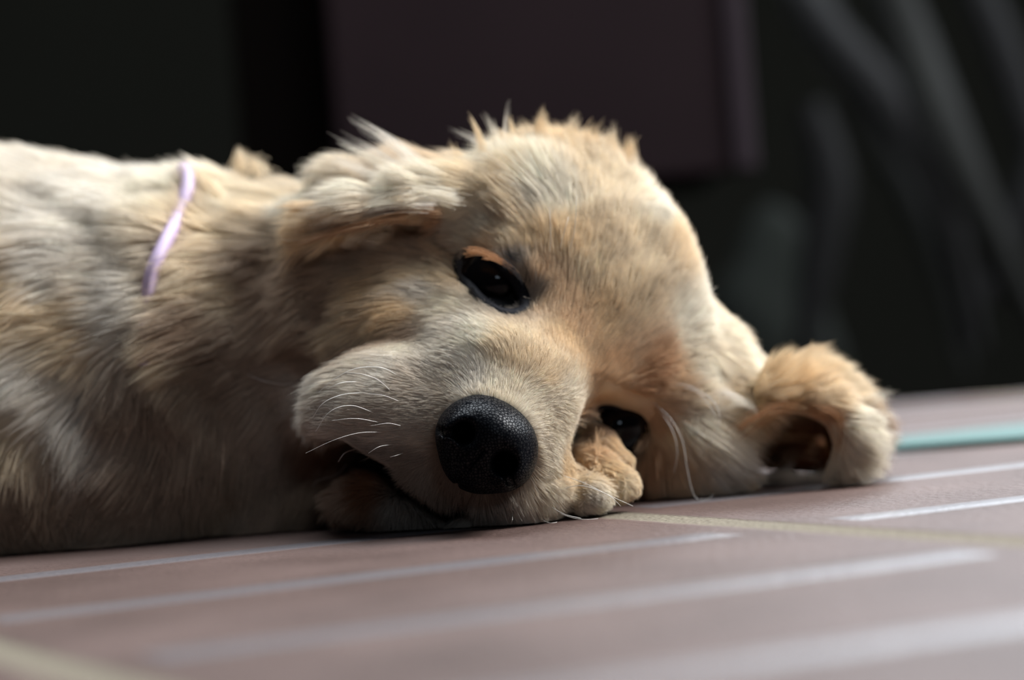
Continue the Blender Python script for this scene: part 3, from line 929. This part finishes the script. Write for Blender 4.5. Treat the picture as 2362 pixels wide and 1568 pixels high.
# loose locks standing out from the outline: root, middle, tip (photo px), depth, hairs, root spread px, tip spread px, colour
LOCKS = [
    ((1078, 580), (1112, 582), (1150, 602), .6446, 40, 12, 12, 'r'), ((1120, 590), (1155, 603), (1192, 634), .6442, 45, 12, 12, 'r'), ((1160, 606), (1185, 625), (1208, 656), .6440, 50, 12, 12, 'k'), ((1125, 712), (1115, 722), (1098, 730), .6450, 60, 22, 16, 's'),
    ((1170, 728), (1170, 740), (1160, 748), .6445, 50, 20, 16, 's'), ((1062, 600), (1058, 625), (1062, 655), .6465, 50, 10, 10, 'k'), ((1085, 668), (1105, 695), (1130, 715), .6455, 60, 9, 10, 'k'),
    ((1010, 488), (920, 494), (830, 520), .6545, 90, 16, 12, 'o'), ((930, 500), (840, 514), (750, 542), .6535, 90, 14, 12, 'o'), ((850, 514), (770, 534), (690, 560), .6545, 90, 14, 10, 'o'),
    ((1050, 460), (920, 450), (790, 495), .6545, 120, 26, 26, 'w'), ((960, 470), (860, 475), (740, 525), .6535, 110, 22, 18, 'w'), ((1000, 475), (900, 478), (820, 500), .6530, 90, 16, 12, 'x'),
    ((1010, 440), (930, 350), (815, 275), .672, 90, 26, 14, 'x'), ((1000, 430), (900, 370), (790, 310), .674, 60, 22, 22, 'x'),
    ((960, 430), (880, 380), (780, 330), .672, 80, 24, 10, 'w'), ((930, 440), (850, 400), (760, 365), .675, 80, 26, 18, 'x'), ((900, 430), (830, 400), (755, 372), .68, 50, 24, 12, 'w'),
    ((1130, 420), (1110, 330), (1080, 262), .675, 70, 18, 7, 'f'), ((1150, 420), (1120, 345), (1045, 300), .678, 50, 20, 16, 'x'),
    ((1170, 410), (1150, 330), (1120, 262), .678, 60, 20, 16, 'w'), ((1190, 400), (1185, 320), (1175, 265), .676, 70, 20, 9, 'f'), ((1170, 420), (1165, 300), (1180, 228), .68, 20, 12, 10, 'x'),
    ((1090, 420), (1060, 370), (1040, 335), .676, 60, 22, 14, 'f'), ((1060, 430), (1035, 395), (1015, 370), .68, 60, 24, 14, 'x'),
    ((1240, 390), (1245, 310), (1250, 250), .680, 160, 36, 12, 'f'), ((1270, 390), (1260, 330), (1255, 275), .682, 80, 30, 14, 'c'),
    ((1300, 380), (1315, 310), (1330, 270), .682, 120, 36, 22, 'c'), ((1350, 380), (1360, 320), (1375, 285), .684, 150, 40, 30, 'f'), ((1400, 380), (1408, 330), (1415, 295), .684, 150, 40, 22, 'c'),
    ((1440, 400), (1450, 350), (1455, 315), .686, 130, 36, 20, 'f'), ((1215, 400), (1220, 340), (1225, 300), .68, 80, 26, 16, 'c'),
    ((1850, 850), (1865, 810), (1878, 785), .695, 30, 14, 5, 'f'), ((1830, 870), (1880, 830), (1930, 835), .69, 120, 30, 26, 'f'),
    ((1880, 880), (1930, 845), (1962, 855), .69, 120, 30, 18, 'f'), ((1960, 960), (2010, 920), (2060, 905), .69, 60, 30, 18, 'w'), ((1980, 990), (2030, 960), (2070, 965), .69, 60, 30, 22, 'w'),
    ((1980, 1010), (2030, 1000), (2075, 1000), .688, 50, 26, 20, 'w'), ((1990, 1040), (2030, 1030), (2060, 1045), .686, 40, 24, 16, 'w'),
    ((560, 400), (555, 365), (552, 345), .715, 160, 40, 14, 'c'), ((600, 400), (592, 380), (570, 362), .715, 120, 36, 20, 'c'),
    ((1690, 930), (1730, 935), (1750, 965), .675, 60, 16, 8, 'w'), ((1650, 900), (1700, 915), (1740, 950), .676, 60, 18, 12, 'x'),
    ((1200, 600), (1180, 590), (1165, 575), .648, 30, 14, 12, 'k'), ((1215, 650), (1212, 625), (1200, 610), .648, 40, 14, 14, 'k'),
    ((1205, 700), (1215, 725), (1205, 735), .648, 60, 16, 12, 'k'), ((1200, 655), (1218, 640), (1222, 610), .650, 60, 18, 16, 'k'), ((1212, 690), (1235, 690), (1248, 670), .650, 60, 20, 18, 's'), ((1165, 712), (1190, 728), (1215, 735), .646, 40, 12, 10, 'k'),
    ((1455, 985), (1468, 995), (1478, 1005), .672, 14, 8, 8, 'k'), ((1440, 950), (1460, 955), (1470, 962), .672, 14, 8, 8, 'k'),
    ((1715, 990), (1800, 942), (1890, 955), .6690, 60, 30, 24, 'r'), ((1885, 945), (1938, 975), (1925, 1065), .6690, 60, 26, 22, 'r'), ((1720, 1000), (1820, 1005), (1900, 1015), .694, 60, 26, 20, 'o'),
]
LH, LC, LR = [], [], []
for (a0, a1, a2, dpt, n, sr, stp, ck) in LOCKS:
    a0, a1, a2 = (np.array(v, float) for v in (a0, a1, a2))
    for _ in range(n if dpt < .656 else int(n * .65)):
        g0, g2 = rng.normal(0, .45, 2) * sr, rng.normal(0, .45, 2) * stp
        dz = rng.normal(0, 0.0022)
        L = rng.uniform(.65, 1.05)
        p0, p2 = a0 + g0, a2 + g2
        p1 = a1 + (g0 + g2) * .5
        pts = []
        for t in T * L:
            xy = (1 - t) ** 2 * p0 + 2 * t * (1 - t) * (2 * p1 - .5 * (p0 + p2)) + t * t * p2
            pts.append(P(xy[0], xy[1], dpt + dz * (1 - .6 * t)))
        LH.append(pts)
        LC.append(np.array(Cc[ck]) * rng.uniform(.85, 1.15))
        LR.append(0.05e-3)
H_ = np.concatenate([H_, np.array(LH)])
COLh = np.concatenate([COLh, np.array(LC)])
rad = np.concatenate([rad, np.array(LR)])
H_[..., 2] = np.maximum(H_[..., 2], 0.0003)

furm, nt, b_ = mat('puppy_fur')
at = nt.nodes.new('ShaderNodeAttribute'); at.attribute_name = 'coat'
nt.links.new(at.outputs['Color'], b_.inputs['Base Color'])
b_.inputs['Roughness'].default_value = 0.55
b_.inputs['Specular IOR Level'].default_value = 0.25
tr = nt.nodes.new('ShaderNodeBsdfTranslucent')
nt.links.new(at.outputs['Color'], tr.inputs['Color'])
mxs = nt.nodes.new('ShaderNodeMixShader'); mxs.inputs[0].default_value = 0.30
nt.links.new(b_.outputs[0], mxs.inputs[1]); nt.links.new(tr.outputs[0], mxs.inputs[2])
nt.links.new(mxs.outputs[0], nt.nodes['Material Output'].inputs['Surface'])


def hair_object(name, H_, rad, col, parent, m):
    n, k = H_.shape[:2]
    hc = bpy.data.hair_curves.new(name)
    hc.add_curves([k] * n)
    hc.points.foreach_set('position', H_.astype(np.float32).ravel())
    prof = np.array([1.0, 1.0, .95, .8, .55, .15]) if k == 6 else np.linspace(1, .2, k)
    rr = (rad[:, None] * prof[None]).astype(np.float32).ravel()
    at = hc.attributes.get('radius') or hc.attributes.new('radius', 'FLOAT', 'POINT')
    at.data.foreach_set('value', rr)
    a = hc.attributes.new('coat', 'FLOAT_COLOR', 'CURVE')
    a.data.foreach_set('color', np.hstack([col, np.ones((n, 1))]).astype(np.float32).ravel())
    hc.materials.append(m)
    o = bpy.data.objects.new(name, hc)
    COL.objects.link(o)
    o.parent = parent
    return o


fur = hair_object('fur', H_, rad, np.clip(COLh, 0, 1), puppy, furm)
fur['kind'] = 'stuff'

# ------------------------------------------------------------------ whiskers
whm = simple('white_whisker', (0.85, 0.82, 0.76), 0.35, 0.5)
WH = [
    [(925, 870), (880, 848), (820, 850), (770, 875), (735, 905)], [(905, 905), (870, 875), (830, 862), (800, 860)], [(835, 880), (790, 882), (755, 897)],
    [(735, 905), (715, 940), (703, 975), (702, 1005)], [(920, 925), (885, 912), (850, 908)], [(880, 975), (820, 965), (765, 970)], [(925, 982), (895, 976), (855, 982)],
    [(885, 997), (830, 998), (770, 1015), (705, 1045)], [(905, 1025), (875, 1030), (850, 1045)], [(930, 1045), (915, 1050), (900, 1054)],
    [(730, 975), (700, 975), (670, 985)], [(730, 925), (700, 920), (680, 923)], [(820, 1035), (795, 1045), (780, 1065)], [(720, 1135), (730, 1110), (775, 1095), (800, 1070)],
    [(850, 905), (790, 910), (745, 930), (720, 965)], [(870, 955), (810, 935), (760, 950), (728, 995)], [(545, 850), (590, 872), (640, 885), (690, 884)],
    [(1330, 1010), (1355, 1018), (1375, 1035), (1380, 1052)], [(1325, 1010), (1350, 1013), (1385, 1020), (1402, 1040)],
    [(1295, 1095), (1350, 1115), (1400, 1140), (1460, 1167)], [(1290, 1130), (1340, 1120), (1400, 1140), (1432, 1167)], [(1265, 1165), (1300, 1185), (1340, 1195)],
    [(1280, 1180), (1330, 1196), (1380, 1198)], [(1240, 1195), (1265, 1205), (1285, 1210)], [(1180, 1180), (1182, 1195), (1180, 1205)],
    [(1540, 885), (1590, 890), (1640, 920), (1660, 960), (1645, 1010), (1612, 1050)], [(1560, 890), (1610, 905), (1645, 950), (1655, 985)],
    [(1510, 930), (1550, 970), (1575, 1020), (1585, 1080), (1600, 1140), (1625, 1158), (1645, 1140)], [(1520, 945), (1550, 990), (1562, 1040), (1555, 1090)],
    [(1268, 590), (1270, 540), (1268, 480)], [(1310, 590), (1325, 530), (1330, 450)], [(1290, 580), (1300, 540), (1312, 500)],
    [(1230, 360), (1205, 335), (1188, 322)],
]
for w in WH:
    c = catmull(w, 7)
    p0, n0 = hit(*w[0])
    d0 = proj(p0)[2]
    pts = []
    n = len(c)
    for i, (x, y) in enumerate(c):
        t = i / (n - 1)
        ph, _ = hit(x, y)
        dh = proj(ph)[2]
        d = d0 - 0.0005 - 0.010 * math.sin(t * 2.2) * (0.7 if x < 1450 else .5)
        g = P(x, y, d)
        pts.append(g)
    pts = np.array(pts)
    pts[:, 2] = np.maximum(pts[:, 2], 0.0004)
    link('whisker', tube_mesh('whisker', pts, [0.08e-3 * (1 - .6 * i / n) + 0.015e-3 for i in range(n)], 6), whm, puppy, smooth=True)

# ------------------------------------------------------------------ collar
colm = simple('lilac_ribbon', (0.50, 0.38, 0.54), 0.45, 0.4, noise=40)
CP = [(424, 393), (434, 415), (428, 452), (402, 518), (374, 575), (352, 630), (342, 690), (338, 760), (335, 850)]
cxy = catmull(CP, 5)
cdp_ = np.array([proj(hit(x, max(y, 440))[0])[2] for x, y in cxy])
print('collar depths', cdp_[::5])
tt_ = cxy[:, 1]
cdp_ = np.polyval(np.polyfit(tt_[tt_ > 440], cdp_[tt_ > 440], 3), tt_) - 0.0078 + np.clip((tt_ - 600) / 120, 0, 1) * 0.0045
cdp_ -= np.clip((480 - tt_) / 80, 0, 1) * 0.012
ring = np.array([P(x, y, d) for (x, y), d in zip(cxy, cdp_)])
back = [P(436, 402, cdp_[0] + .012), P(452, 430, cdp_[0] + .028), P(460, 560, cdp_[0] + .062), P(450, 800, cdp_[0] + .070)]
bk = []
for q_ in catmull(back[::-1] + [ring[0]], 5)[:-1]:
    l_, n_, _, _ = bvh.find_nearest(Vector(q_))
    if (Vector(q_) - l_).dot(n_) < 0.003:
        q_ = np.array(l_ + n_ * 0.003)
    bk.append(q_)
ring = np.vstack([np.array(bk)[14:], ring])
cm = tube_mesh('collar', ring, [0.0023] * len(ring), 10, False, flat=(FWD, 1.8))
collar = link('collar', cm, colm, smooth=True)
tag(collar, 'thin lilac ribbon collar round the puppy neck', 'collar')

# the puppy's own origin stands on the floor under its head
puppy.location = (0.02, 0.68, 0.0)
for ch in puppy.children:
    ch.matrix_parent_inverse = Matrix.Translation((-0.02, -0.68, 0.0))
